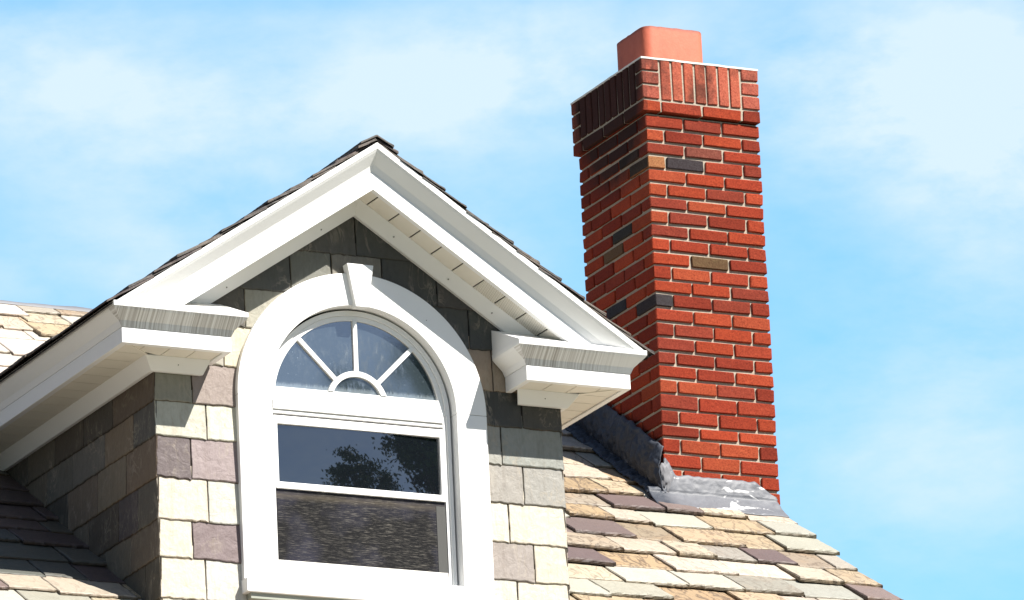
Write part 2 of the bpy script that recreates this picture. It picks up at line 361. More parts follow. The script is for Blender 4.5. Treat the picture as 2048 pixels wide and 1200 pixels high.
# ------------------------------------------------------------------ the setting
def struct(o): o['kind'] = 'structure'; return o
gm = Mat('lawn', .9); gc = gm.mix(gm.noise(.35, 6, .6), (.025, .04, .014), (.06, .068, .03)); gm.col(gm.mix(gm.noise(8, 4, .7), gc, (.04, .06, .02))); 
g = MB(); R_ = 1500; N = 24
for i in range(N):
    for j in range(N):
        a = [-R_ + 2*R_*k/N for k in (i, i+1)]; b = [-R_ + 2*R_*k/N for k in (j, j+1)]
        g.quad((a[0], b[0], GZ), (a[1], b[0], GZ), (a[1], b[1], GZ), (a[0], b[1], GZ))
struct(g.build('ground', gm.m, local=False))
rm = Mat('asphalt', .9); rm.col(rm.mix(rm.noise(6, 6, .7), (.045, .045, .045), (.085, .082, .078)))
g = MB(); g.box((-200, -27, GZ - .1), (200, -18, GZ + .004)); struct(g.build('road', rm.m, local=False))
pm = Mat('pavement_concrete', .9); pm.col(pm.mix(pm.noise(4, 6, .7), (.30, .29, .26), (.42, .40, .37)))
for y0, y1 in ((-18, -16.4), (-28.6, -27)):
    g = MB(); g.box((-200, y0, GZ - .1), (200, y1, GZ + .12)); struct(g.build('pavement', pm.m, local=False))

# ------------------------------------------------------------------ house
house = bpy.data.objects.new('house', None); S.collection.objects.link(house); house.location = (HO[0], HO[1], HO[2] - GZ)
tag(house, 'slate-clad house with a white gabled dormer, arched window and tall red brick chimney', 'house')

# palettes: base colours of single slates (RGB, vein alpha: 1 = clean)
CREAM = [(.54,.50,.415,1), (.57,.52,.44,1), (.50,.47,.40,1), (.55,.50,.41,1)]
PALE = [(.47,.475,.42,1), (.53,.51,.46,1), (.44,.45,.40,1)]
TAN = [(.58,.44,.25,.35), (.56,.47,.30,.2), (.60,.49,.32,.5), (.55,.40,.22,.1)]
PURP = [(.185,.14,.142,1), (.20,.155,.155,1), (.17,.128,.132,1)]
GREEN = [(.20,.205,.18,1), (.165,.175,.16,1), (.25,.25,.215,1)]
def jc(c, a=.06):
    k = 1 + rnd(-a, a); return (c[0]*k*(1+rnd(-.02,.02)), c[1]*k, c[2]*k*(1+rnd(-.03,.03)), c[3])

def slate(mb, fr, u0, u1, v0, v1, e, t, col, skew=0.0, rough=.003, fmap=None, base=0.0, chip=1.0, mat=0):
    """one slab: bottom edge v0, visible up to v0+e, head at v1; fr = (origin, u axis, v axis, normal)"""
    o, U, V, Nn = fr; step = .018
    pts = []
    nu = max(2, int((u1-u0)/step)); nv = max(2, int((v1-v0)/.03))
    sk = rnd(-1, 1)*skew
    ph = rnd(0, 99)
    def rg(a): return (mn.noise((a*38 + ph, ph, 0)) + .6*mn.noise((a*110 + ph, 3, ph)))*rough
    for i in range(nu):
        a = i/nu; pts.append((u0 + (u1-u0)*a, v0 + sk*(a-.5) + rg(a*(u1-u0)), 0))
    for i in range(nv):
        a = i/nv; pts.append((u1 + rg(a*(v1-v0)+5)*.45, v0 + sk*.5 + (v1-v0)*a, 1))
    for i in range(nu):
        a = 1-i/nu; pts.append((u0 + (u1-u0)*a, v1, 2))
    for i in range(nv):
        a = 1-i/nv; pts.append((u0 + rg(a*(v1-v0)+9)*.45, v0 - sk*.5 + (v1-v0)*a, 3))
    if fmap:
        q = [fmap(a, b) for a, b, _ in pts]
        A = abs(sum(q[i][0]*q[(i+1) % len(q)][1] - q[(i+1) % len(q)][0]*q[i][1] for i in range(len(q))))/2
        if A < 2.5e-4: return
        pts = [(a, b, c[2]) for (a, b), c in zip(q, pts)]
    cu = (u0+u1)/2; cv = (v0+v1)/2
    rot = rnd(-.25, .25)*t
    def w0(v): return base + t*(1 - (v - v0)/e)
    L = [[], [], [], []]
    for (u, v, sd_) in pts:
        b = w0(v) + rot*(u-cu)/(u1-u0)
        cb = (.0035 + .004*abs(rg(u*3+v*7))/rough)*chip if sd_ == 0 else (.0018 + .0015*rnd(0,1))*chip
        du = (1 if u < cu else -1)*(cb if sd_ in (1, 3) else 0); dv = cb if sd_ == 0 else 0
        j = rnd(-.0008, .0008)*chip
        L[0].append(mb.V(o + U*u + V*v + Nn*b))
        L[1].append(mb.V(o + U*(u+du*.1+j) + V*(v+j) + Nn*(b + t*.35)))
        L[2].append(mb.V(o + U*(u+du*.35) + V*(v+dv*.45-j) + Nn*(b + t*.72)))
        L[3].append(mb.V(o + U*(u+du) + V*(v+dv) + Nn*(b + t)))
    n = len(pts)
    ec = (col[0]*.42, col[1]*.38, col[2]*.32, min(col[3], .6))
    for k in range(3):
        for i in range(n):
            mb.F([L[k][i], L[k][(i+1) % n], L[k+1][(i+1) % n], L[k+1][i]], col=col if k == 2 else ec, mat=mat)
    mb.F(L[3], col=col, mat=mat)

# ---- front wall of the dormer: slates as they hang in the photograph
def outside_opening(u, v):
    """push outline points out of the window opening (its edge hides under the casing)"""
    r = .505; du = u - XC
    if v >= AZ:
        d = math.hypot(du, v-AZ)
        if d < r:
            if d < 1e-4: return (u, AZ + r)
            return (XC + du*r/d, AZ + (v-AZ)*r/d)
    elif v > -3.25 and abs(du) < r: return (XC + (r if du > 0 else -r), v)
    return (u, v)
def gable(u, v):
    top = -1.60 - RS*abs(u-XC)
    if v > top: v = top
    return outside_opening(u, v)
FRONT = (Vector((0, YD + .011, 0)), Vector((1, 0, 0)), Vector((0, 0, 1)), Vector((0, -1, 0)))
w = MB(); GP = .0034
C_, P_, G_, L_ = CREAM, PURP, GREEN, PALE
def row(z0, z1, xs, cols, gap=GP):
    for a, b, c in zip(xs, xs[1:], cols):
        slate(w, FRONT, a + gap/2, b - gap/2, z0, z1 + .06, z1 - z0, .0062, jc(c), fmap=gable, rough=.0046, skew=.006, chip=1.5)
wr = 'row'
row(-3.56, -3.368, [XL, -3.30, -3.06, -2.9], [C_[0], C_[1], L_[0]])
row(-3.368, -3.193, [XL, -3.235, -3.05, -2.9], [C_[1], L_[1], C_[0]])
row(-3.193, -3.030, [XL, -3.289, -3.06, -2.9], [C_[0], P_[0], P_[0]])
row(-3.030, -2.849, [XL, -3.213, -2.9], [C_[3], L_[0]])
row(-2.849, -2.670, [XL, -3.284, -2.9], [(0.112,0.087,0.088,1), (0.281,0.226,0.222,1)])
row(-2.670, -2.518, [XL, -3.208, -2.9], [(.47,.47,.41,1), (.56,.55,.47,1)])
row(-2.518, -2.345, [XL, -3.270, -2.9], [(0.265,0.250,0.195,1), (0.273,0.226,0.211,1)])
row(-2.345, -2.166, [XL, -3.118, -2.9], [(0.359,0.343,0.281,1), (.55,.49,.38,1)])
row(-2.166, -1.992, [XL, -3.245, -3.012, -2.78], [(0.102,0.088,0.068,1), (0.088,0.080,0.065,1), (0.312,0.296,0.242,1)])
row(-1.992, -1.800, [-3.05, -2.795, -2.602, -2.365, -2.11, -1.9], [(.075,.075,.065,1), (.15,.15,.125,1), (.19,.175,.145,1), (.055,.055,.05,1), (.055,.052,.05,1)])  # shade under the rake is painted in: shadowed slates coloured darker
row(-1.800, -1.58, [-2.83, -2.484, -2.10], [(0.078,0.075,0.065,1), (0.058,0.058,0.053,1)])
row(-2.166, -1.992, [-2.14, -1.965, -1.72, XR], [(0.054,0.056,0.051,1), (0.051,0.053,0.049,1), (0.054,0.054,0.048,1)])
row(-2.166+.0, -1.99, [XR-.0, XR+.001], [G_[0]])
row(-2.343, -2.166, [-2.1, -1.862, XR], [(0.328,0.257,0.187,1), (0.312,0.242,0.179,1)])
row(-2.500, -2.343, [-2.0, -1.730, XR], [(0.044,0.044,0.043,1), (0.058,0.053,0.044,1)])
row(-2.668, -2.500, [-2.1, -1.835, XR], [(0.281,0.281,0.250,1), (0.257,0.265,0.242,1)])
row(-2.836, -2.668, [-2.1, -1.738, XR], [(0.281,0.261,0.242,1), (0.296,0.289,0.273,1)])
row(-3.011, -2.836, [-2.1, -1.815, XR], [C_[1], C_[0]])
row(-3.176, -3.011, [-2.1, -1.704, XR], [(0.281,0.250,0.234,1), C_[0]])
row(-3.35, -3.176, [-2.1, -1.79, XR], [L_[1], C_[1]])
row(-3.53, -3.35, [-2.1, -1.68, XR], [C_[2], P_[1]])
# backing
def plate(mb, pts, y0, y1, **k):
    a = [mb.V((x, y0, z)) for x, z in pts]; b = [mb.V((x, y1, z)) for x, z in pts]; n = len(pts)
    mb.F(a, **k); mb.F(b[::-1], **k)
    for i in range(n): mb.F([a[i], a[(i+1) % n], b[(i+1) % n], b[i]], **k)
def arc(r, a0, a1, n, cx=XC, cz=AZ): return [(cx + r*math.cos(D2R(a0 + (a1-a0)*i/n)), cz + r*math.sin(D2R(a0 + (a1-a0)*i/n))) for i in range(n+1)]
zt = -1.58
left = [(XC, AZ+.45), *[p for p in arc(.45, 90, 180, 16)][1:], (XC-.45, -3.6), (XL+.014, -3.6), (XL+.014, zt - RS*HW), (XC, zt)]
right = [(2*XC-x, z) for x, z in left][::-1]
plate(w, left, YD+.010, YD+.09, mat=1); plate(w, right, YD+.010, YD+.09, mat=1)
part(w, 'front_wall', [SLATE, DARK], house, fix=True)

# ---- cheeks
def cheek(xs, sign):
    w = MB(); fr = (Vector((xs - sign*.011, 0, 0)), Vector((0, 1, 0)), Vector((0, 0, 1)), Vector((sign, 0, 0)))
    rows = [(-3.56,-3.368), (-3.368,-3.193), (-3.193,-3.03), (-3.03,-2.849), (-2.849,-2.67), (-2.67,-2.518), (-2.518,-2.33)]
    J = {0: [YD, -1.82, -1.6], 1: [YD, -1.83, -1.6], 2: [YD, -1.69, -1.42, -1.2], 3: [YD, -1.778, -1.573, -1.252, -1.0], 4: [YD, -1.667, -1.362, -1.039, -.75],
         5: [YD, -1.757, -1.452, -1.105, -.82, -.55], 6: [YD, -1.551, -1.235, -.92, -.62, -.3]}
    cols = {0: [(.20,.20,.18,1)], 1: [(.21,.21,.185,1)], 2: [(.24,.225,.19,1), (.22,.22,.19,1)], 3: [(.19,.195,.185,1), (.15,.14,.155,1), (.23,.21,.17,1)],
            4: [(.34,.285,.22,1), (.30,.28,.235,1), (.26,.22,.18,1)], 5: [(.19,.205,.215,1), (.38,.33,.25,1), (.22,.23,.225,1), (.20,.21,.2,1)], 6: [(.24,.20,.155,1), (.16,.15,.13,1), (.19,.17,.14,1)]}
    for k, (z0, z1) in enumerate(rows):
        ys = list(J[k])
        while ys[-1] < 0.2: ys.append(ys[-1] + rnd(.24, .33))
        for i, (a, b) in enumerate(zip(ys, ys[1:])):
            if RZ + RM*a - .05 > z1: break
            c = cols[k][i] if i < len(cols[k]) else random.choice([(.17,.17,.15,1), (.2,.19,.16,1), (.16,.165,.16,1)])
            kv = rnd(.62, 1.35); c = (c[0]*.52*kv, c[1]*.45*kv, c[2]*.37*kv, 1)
            def under(u, v): return (u, max(v, min(RZ + RM*u - .03, z1 + .05)))
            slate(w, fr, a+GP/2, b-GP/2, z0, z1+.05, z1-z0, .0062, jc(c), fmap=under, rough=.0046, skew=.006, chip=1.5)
    n = [w.V((xs - sign*.010, y, z)) for y, z in ((YD+.006, -3.6), (YD+.006, -2.3), (.1, -2.3))]
    m_ = [w.V((xs - sign*.07, y, z)) for y, z in ((YD+.006, -3.6), (YD+.006, -2.3), (.1, -2.3))]
    w.F(n, mat=1); w.F(m_[::-1], mat=1)
    for i in range(3): w.F([n[i], n[(i+1) % 3], m_[(i+1) % 3], m_[i]], mat=1)
    return w
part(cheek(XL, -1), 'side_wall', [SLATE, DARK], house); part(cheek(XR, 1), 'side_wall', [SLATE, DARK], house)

ZTOP = -1.370     # top of the rake edge strip at the apex
# ---- horizontal cornices: eave + return, one each side
YEND = -0.02
PROF_TOP = .024
def cornice(s):
    xf, xi = XC + s*HF, XC + s*HI
    path = [(xf, YEND, 0), (xf, YF, 0), (xi, YF, 0), (xi, YD - .004, 0)]
    O = [(s, 0, 0), (s, -1, 0), (-s, -1, 0), (-s, 0, 0)]; U = [(0, 0, 1)]*4
    m = MB()
    m.sweep(path, O, U, [(-.028, ZF0), (0, ZF0), (0, ZF1), (-.028, ZF1)])
    fas = part(m, 'cornice', WHITE, house, bevel=.0025)
    m = MB(); m.sweep(path, O, U, [(-.026, ZF1+.0005), (.001, ZF1+.0005), (.006, ZF1+.012), (.012, ZF1+.026), (CP-.008, ZC0-.010), (CP-.001, ZC0-.0005), (CP-.03, ZC0-.0005)])
    part(m, 'crown_moulding', STREAK, fas)
    m = MB(); m.sweep(path, O, U, [(CP-.05, ZC0), (CP, ZC0), (CP+.001, ZC1), (CP-.05, ZC1)])
    part(m, 'drip_edge', WHITE, fas, bevel=.002)
    # sloping metal cap over the return
    x0, x1 = sorted((xf + s*(CP-.004), xi - s*(CP-.004))); y0 = YF - CP + .004
    m = MB(); zc = lambda y: ZC1 + .0015 + .42*(y - y0)
    m.poly([(x0, y0, zc(y0)), (x1, y0, zc(y0)), (x1, YD, zc(YD)), (x0, YD, zc(YD))])
    m.poly([(x0, y0, ZC0-.002), (x0, YD, ZC0-.002), (x1, YD, ZC0-.002), (x1, y0, ZC0-.002)])
    for (a, b) in (((x0, y0), (x1, y0)), ((x1, y0), (x1, YD)), ((x1, YD), (x0, YD)), ((x0, YD), (x0, y0))):
        m.poly([(*a, ZC0-.002), (*b, ZC0-.002), (*b, zc(b[1])), (*a, zc(a[1]))])
    part(m, 'return_cap', WHITE, fas, clip=[((XC, 0, ZTOP - .012), Vector((s*RS, 0, 1)).normalized())])
    # soffit panels: V-grooved vinyl, under the return and along the eave
    zs = ZF0 + .006
    m = MB(); pitch = .116; gw = .004
    def panels(a0, a1, b0f, b1f, mk):
        n = int(abs(a1-a0)/pitch) + 1; sg = 1 if a1 > a0 else -1
        for i in range(n):
            p, q = a0 + sg*i*pitch, a0 + sg*min((i+1)*pitch, abs(a1-a0))
            q2 = q - sg*gw
            if (q2-p)*sg < .004: continue
            mk(p, q2)
    fx = xf - s*.029; wx = XC + s*(HW + .058); fy = YF + .029; wy = YD - .058
    def mk_front(p, q):
        hi = [(p, wy), (q, wy)]
        def yb(x):    # mitre line of the outer corner
            if (x - wx)*s > 0: return wy - abs(x-wx)/abs(fx-wx)*abs(wy-fy)
            return wy
        pts = [(p, fy), (q, fy), (q, yb(q)), (p, yb(p))]
        m.poly([(x, y, zs) for x, y in pts]); m.poly([(x, y, zs+.006) for x, y in pts][::-1])
        for k in range(4): m.poly([(*pts[k], zs), (*pts[(k+1) % 4], zs), (*pts[(k+1) % 4], zs+.006), (*pts[k], zs+.006)])
    panels(xi + s*.029, fx, 0, 0, mk_front)
    def mk_side(p, q):
        def xb(y):
            if y < wy: return wx + s*abs(y-wy)/abs(wy-fy)*abs(fx-wx)
            return wx
        pts = [(fx, p), (fx, q), (xb(q), q), (xb(p), p)]
        m.poly([(x, y, zs) for x, y in pts]); m.poly([(x, y, zs+.006) for x, y in pts][::-1])
        for k in range(4): m.poly([(*pts[k], zs), (*pts[(k+1) % 4], zs), (*pts[(k+1) % 4], zs+.006), (*pts[k], zs+.006)])
    panels(fy + .012, YEND, 0, 0, mk_side)
    x0, x1 = sorted((XC + s*(HW-.02), fx)); m.box((x0, fy-.001, zs+.0075), (x1, YEND, zs+.012), mat=1)
    x0, x1 = sorted((xi + s*.026, fx)); m.box((x0, fy-.001, zs+.0125), (x1, YD-.002, zs+.017), mat=1)
    sf = part(m, 'soffit', [SOFFIT, DARK], fas)
    # mitre strip across the corner, and thin lips beside fascia
    m = MB(); d = Vector((s*.7, .7, 0))*.0
    a = Vector((fx, fy, zs-.003)); b = Vector((wx, wy, zs-.003)); t_ = (b-a).normalized(); nr = Vector((-t_.y, t_.x, 0))*.011
    for z0_, z1_ in ((0, .008),):
        q = [a+nr, a-nr, b-nr, b+nr]
        m.poly([p for p in q]); m.poly([p+Vector((0, 0, .004)) for p in q][::-1])
        for k in range(4): m.poly([q[k], q[(k+1) % 4], q[(k+1) % 4]+Vector((0, 0, .004)), q[k]+Vector((0, 0, .004))])
    part(m, 'mitre_strip', SOFFIT, fas)
    # frieze moulding leaning out from the wall to the soffit
    FP = [(.001, -2.397), (.019, -2.397), (.060, -2.343), (.060, -2.3375), (.001, -2.3375)]
    xw = XC + s*HW; xe = XC + s*.742
    m = MB(); m.sweep([(xw, YEND, 0), (xw, YD, 0), (xe, YD, 0)], [(s, 0, 0), (s, -1, 0), (-s*.45, -1, 0)], [(0, 0, 1)]*3, FP)
    fz = part(m, 'frieze_moulding', WHITE, fas, bevel=.0015)
    m = MB(); m.box((XC+s*.855-.002, YD-.042, -2.371), (XC+s*.855+.002, YD-.036, -2.367)); part(m, 'nail_head', NAIL, fz)
cornice(-1); cornice(1)

# ---- rake boards of the gable
c_ = 1/RT; UZ = RT       # vertical length of one perpendicular unit
def rake(s):
    ax = Vector((XC, 0, -1.566)); xe = HF + CP + .01
    en = Vector((XC + s*xe, 0, -1.566 - RS*xe))
    U = [(0, 0, UZ)]*2
    clip = [((0, YF, -2.161 + .0005), Vector((0, .42, -1)).normalized())]
    def sw(prof, name, mat, parent, **k):
        m = MB(); m.sweep([ax, en], [(0, -1, 0)]*2, U, [(o - YF, u) for o, u in prof]); return part(m, name, mat, parent, clip=clip, **k)
    f = sw([(-.028, 0), (0, 0), (0, .066), (-.028, .066)], 'rake_board', WHITE, house)
    sw([(-.026, .0665), (.001, .0665), (.006, .078), (.012, .090), (CP-.008, .128), (CP-.001, .1375), (CP-.03, .1375)], 'crown_moulding', WHITE, f)
    sw([(CP-.05, .138), (CP, .138), (CP+.001, .160), (CP-.05, .160)], 'drip_edge', WHITE, f)
    # frieze under the rake
    zo = -1.624 + 1.566
    xe2 = .86
    en2 = Vector((XC + s*xe2, 0, -1.566 - RS*xe2))
    m = MB(); m.sweep([ax, en2], [(0, -1, 0)]*2, U, [(o - YD, u + zo*c_) for o, u in [(.001, 0), (.019, 0), (.060, .052), (.060, .058), (.001, .058)]])
    fz = part(m, 'frieze_moulding', WHITE, f, clip=[((0, YF, -2.161), Vector((0, .42, -1)).normalized())])
    # soffit panels between rake board and frieze, lapped across the slope
    m = MB(); pitch = .1165; y0, y1 = YF + .029, YD - .058; L0 = .0; n = 11
    dirv = Vector((s, 0, -RS)).normalized(); nrm = Vector((s*RS, 0, 1)).normalized()
    base = ax + nrm*.005
    for i in range(n):
        a = i*pitch - .07; b = a + pitch - .0062
        q = [base + dirv*a, base + dirv*b]
        pts = [Vector((q[0].x, y0, q[0].z)), Vector((q[1].x, y0, q[1].z)), Vector((q[1].x, y1, q[1].z)), Vector((q[0].x, y1, q[0].z))]
        mt = 2 if (s > 0 and i in (6, 7, 8)) else 0
        m.poly(pts, mat=mt); m.poly([p + nrm*.006 for p in pts][::-1])
        for k in range(4): m.poly([pts[k], pts[(k+1) % 4], pts[(k+1) % 4] + nrm*.006, pts[k] + nrm*.006])
    a, b = base + nrm*.008, base + dirv*(n*pitch) + nrm*.008
    pts = [Vector((a.x, y0, a.z)), Vector((b.x, y0, b.z)), Vector((b.x, y1, b.z)), Vector((a.x, y1, a.z))]
    m.poly(pts, mat=1); m.poly([p + nrm*.004 for p in pts][::-1], mat=1)
    for k in range(4): m.poly([pts[k], pts[(k+1) % 4], pts[(k+1) % 4] + nrm*.004, pts[k] + nrm*.004], mat=1)
    part(m, 'soffit', [SOFFIT, DARK, PERF], f, clip=[((XC, 0, 0), (-s, 0, 0)), ((0, YF, -2.161), Vector((0, .42, -1)).normalized())])
    for k_ in ((.17, .62) if s < 0 else (.17, .42, .62)):
        p = Vector((XC + s*k_, YD - .0385, -1.624 - RS*k_ + .022*UZ)); m = MB(); m.box(p - Vector((.002, .004, .002)), p + Vector((.002, .004, .002))); part(m, 'nail_head', NAIL, fz)
rake(-1); rake(1)

# ---- dormer roof: two slopes of slates seen edge-on
ZT = -1.370     # top of the edge strip at the apex
def dormer_slope(s):
    m = MB(); dn = Vector((s, 0, -RS)).normalized(); up = -dn; nrm = Vector((s*RS, 0, 1)).normalized()
    Ltot = (HF + CP + .03)*RT
    y_front = YF - CP - .002
    org = Vector((XC, 0, ZT + .0035))
    fr = (org, Vector((0, 1, 0)), up, nrm)
    e = .128; k = 0; v = -Ltot
    while v < -.01:
        e_ = min(e*rnd(.96, 1.04), -v + .002)
        zrow = ZT + v/RT*RS; yend = (zrow - RZ)/RM + .35
        y = y_front + rnd(-.006, .006)
        while y < yend:
            wd = rnd(.20, .34); col = random.choice([(.07,.06,.055,.8), (.09,.075,.065,.8), (.05,.045,.045,1), (.12,.10,.08,.7), (.08,.055,.055,1)])
            slate(m, fr, y+.001, min(y+wd, yend)-.001, v, min(v + e_*1.9, -.001), e_, rnd(.0075, .0125), jc(col, .15), rough=.006, skew=.012, base=.001, chip=1.6)
            y += wd
        v += e_
    # boarding under the slates
    a = org - nrm*.002; b = a + dn*(Ltot-.012)
    y0, y1 = y_front+.018, 1.35
    for q in ((0, .0), ):
        pts = [Vector((a.x, y0, a.z)), Vector((b.x, y0, b.z)), Vector((b.x, y1, b.z)), Vector((a.x, y1, a.z))]
        m.poly(pts, mat=1); m.poly([p - nrm*.006 for p in pts][::-1], mat=1)
        for k_ in range(4): m.poly([pts[k_], pts[(k_+1) % 4], pts[(k_+1) % 4] - nrm*.006, pts[k_] - nrm*.006], mat=1)
    return m
for s in (-1, 1): part(dormer_slope(s), 'dormer_roof_slope', [RSLATE, DARK], house)
m = MB()      # ridge cap slates
y = YF - CP - .006
while y < 1.3:
    for s in (-1, 1):
        nrm = Vector((s*RS, 0, 1)).normalized(); fr = (Vector((XC, 0, ZT + .019)), Vector((0, 1, 0)), Vector((-s, 0, RS)).normalized(), nrm)
        slate(m, fr, y, y+.235, -.085, -.0005 if s < 0 else .006, .09, .009, jc((.06,.055,.052,1), .1), rough=.005, chip=1.3)
    y += .238
part(m, 'ridge_cap', RSLATE, house)

# ---- main roof
RU, RV, RN = Vector((1, 0, 0)), Vector((0, 1, RM)).normalized(), Vector((0, -RM, 1)).normalized()
RF = (Vector((0, 0, RZ)) - RN*.006, RU, RV, RN)
XV = .572
def roof_rows(ys, x0, x1, tmin, tmax, pal):
    for y0, y1 in zip(ys, ys[1:]):
        e = (y1-y0)*RL; x = x0 + rnd(-.12, 0)
        first = True
        while x < x1 - .02:
            wd = rnd(.19, .37)
            xb = min(x + wd, x1 + rnd(-.012, .006))
            if x1 - xb < .10: xb = x1 + rnd(-.012, .006)
            c = random.choice(random.choice(pal)); xm = (x + xb)/2
            if pal is PALR and y0 > -1.6:                # where the purple slates lie in the courses in view
                pu = any(abs(y0-yy_) < .05 and a_ < xm < b_ for yy_, a_, b_ in ((-.185, -.52, .02), (-.56, -1.0, -.58), (-.755, -.03, .22), (-.94, -1.02, -.68), (-1.14, .30, .5)))
                if pu: c = random.choice(RPU)
                else:
                    while c in RPU: c = random.choice(random.choice(pal))
            t = rnd(tmin, tmax)
            yy = y0*RL + rnd(-.014, .014)
            # nothing under the chimney
            if not (x > .02 and xb < CW-.06 and y0 > .05 and y1 < CD): 
                slate(mr, RF, x + .0025, xb - .0025, yy, min(yy + e*1.85, RIDGE_Y*RL - .002), e, t, jc(c, .10), rough=.0085, skew=.022, chip=1.9)
            x = xb
mr = MB()
right_rows = [-3.66, -3.47, -3.28, -3.09, -2.90, -2.71, -2.52, -2.33, -2.14, -1.94, -1.72, -1.53, -1.325, -1.14, -.94, -.755, -.56, -.36, -.185, -.01, .18, .37, .56, .75, .94, 1.13, 1.32, 1.51, 1.70, 1.86, 1.985]
left_rows = [-3.70, -3.52, -3.34, -3.16, -2.98, -2.80, -2.62, -2.43, -2.22, -1.99, -1.79, -1.61, -1.425, -1.24, -1.08, -.945, -.785, -.60, -.41, -.22, -.03, .16, .35, .54, .71, .88, 1.05, 1.225, 1.455, 1.60, 1.785, 1.985]
RC = [(.40,.345,.28,.7), (.43,.37,.31,.6), (.36,.32,.265,.9), (.45,.39,.33,.7)]; RP = [(.36,.35,.295,1), (.42,.395,.34,.9), (.31,.305,.26,.85)]
RT_ = [(.38,.295,.19,.35), (.38,.315,.22,.15), (.40,.345,.26,.4), (.34,.245,.145,.1), (.38,.30,.20,.3)]; RPU = [(.135,.098,.092,.9), (.16,.118,.108,.8), (.12,.085,.083,1)]
RBR = [(.27,.215,.155,.3), (.30,.25,.19,.2), (.25,.235,.20,.6)]
PALR = [RC, RC, RC, RC, RP, RP, RP, RT_, RT_, RT_, RT_, RPU, RPU, RPU, RBR, RBR]
PALL = [RC, RP, RP, RC, [(.34,.30,.26,1)], RT_, RPU, [(.34,.31,.27,1)]]
random.seed(21)
roof_rows(right_rows, XC + .1, XV, .011, .021, PALR)
SHADED = [[(.085,.088,.078,1), (.10,.095,.08,1), (.075,.082,.08,1)], [(.10,.10,.09,1), (.07,.075,.075,1)], [(.09,.065,.065,1)]]  # slate colours darkened to paint in the shade beside the dormer
WHT = [[(.49,.44,.375,.95), (.51,.465,.41,1)], [(.50,.44,.39,.95)], [(.48,.435,.39,1)], [(.48,.42,.37,.9)], [(.44,.36,.29,.5)]]
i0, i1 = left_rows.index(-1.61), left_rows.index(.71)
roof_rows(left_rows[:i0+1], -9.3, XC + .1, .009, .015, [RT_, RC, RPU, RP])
roof_rows(left_rows[i0:i1+1], -9.3, XC + .1, .009, .015, SHADED)
roof_rows(left_rows[i1:], -9.3, XC + .1, .007, .014, WHT)
# deck, back slope, soffit boards
ye, yb = -3.66, 7.6
zt_ = lambda y: RZ + RM*y
zr_ = zt_(RIDGE_Y)
def slab(pts, n, t, mat):
    n = Vector(n).normalized(); q = [Vector(p) for p in pts]
    mr.poly(q, mat=mat, col=(.3,.29,.26,1)); mr.poly([p - n*t for p in q][::-1], mat=mat, col=(.3,.29,.26,1))
    for k in range(4): mr.poly([q[k], q[(k+1) % 4], q[(k+1) % 4] - n*t, q[k] - n*t], mat=mat, col=(.3,.29,.26,1))
o_ = -RN*.009
slab([Vector((-9.28, ye+.02, zt_(ye+.02)))+o_, Vector((XV-.03, ye+.02, zt_(ye+.02)))+o_, Vector((XV-.03, RIDGE_Y, zr_))+o_, Vector((-9.28, RIDGE_Y, zr_))+o_], RN, .03, 1)
RNb = Vector((0, RM, 1)).normalized()
slab([Vector((-9.28, RIDGE_Y+.001, zr_-.005)), Vector((XV-.03, RIDGE_Y+.001, zr_-.005)), Vector((XV-.03, yb, zr_-.005-RM*(yb-RIDGE_Y))), Vector((-9.28, yb, zr_-.005-RM*(yb-RIDGE_Y)))], RNb, .03, 0)
roof = part(mr, 'main_roof', [RSLATE, DARK], house)
# cement bedded along the ridge
m = MB(); x = -9.3; n = 190; prof = []
rings = []
for i in range(n+1):
    x = -9.3 + (XV + 9.3)*i/n; k = .004 + .034*max(0, mn.noise((x*3.1, 1, 0))+.25) + .02*max(0, mn.noise((x*9, 4, 0))); h = .010 + .008*mn.noise((x*7, 9, 0))
    c0 = Vector((x, RIDGE_Y, zr_)) ; rings.append([m.V(c0 - RV*(k+.012) + RN*.012), m.V(c0 - RV*k + RN*.020), m.V(c0 + Vector((0, 0, .013+h))), m.V(c0 + Vector((0, .07, -.03))), m.V(c0 + Vector((0, .02, -.06)))])
for a, b in zip(rings, rings[1:]):
    for i in range(4): m.F([a[i], a[i+1], b[i+1], b[i]], smooth=i < 2)
part(m, 'ridge_cement', RIDGEC, roof)
# barge board along the right verge
m = MB(); m.sweep([(XV-.075, ye+.03, zt_(ye+.03)), (XV-.075, RIDGE_Y-.01, zr_)], [(1, 0, 0)]*2, [(0, 0, 1)]*2, [(0, -.20), (.03, -.20), (.03, -.058), (0, -.058)]); part(m, 'barge_board', WHITE, roof)

# ---- house body under the roof (outside the frame, but the roof stands on it)
wallm = Mat('white_siding', .6); zz = wallm.sep()[2]
wallm.col(wallm.mix(wallm.math('LESS_THAN', wallm.math('FRACT', wallm.math('MULTIPLY', zz, 8.0)), .06), (.62, .61, .58), (.35, .34, .32)))
x0, x1, y0, y1 = -8.9, .40, -3.2, 7.1
m = MB(); ev = zt_(y0) - .08; er = zr_ - .07
for x in (x0, x1):
    m.poly([(x, y0, GZ), (x, y1, GZ), (x, y1, er - RM*(y1-RIDGE_Y)), (x, RIDGE_Y, er), (x, y0, ev)])
m.quad((x0, y0, GZ), (x1, y0, GZ), (x1, y0, ev), (x0, y0, ev)); m.quad((x0, y1, GZ), (x1, y1, GZ), (x1, y1, er - RM*(y1-RIDGE_Y)), (x0, y1, er - RM*(y1-RIDGE_Y)))
part(m, 'wall', wallm.m, house)

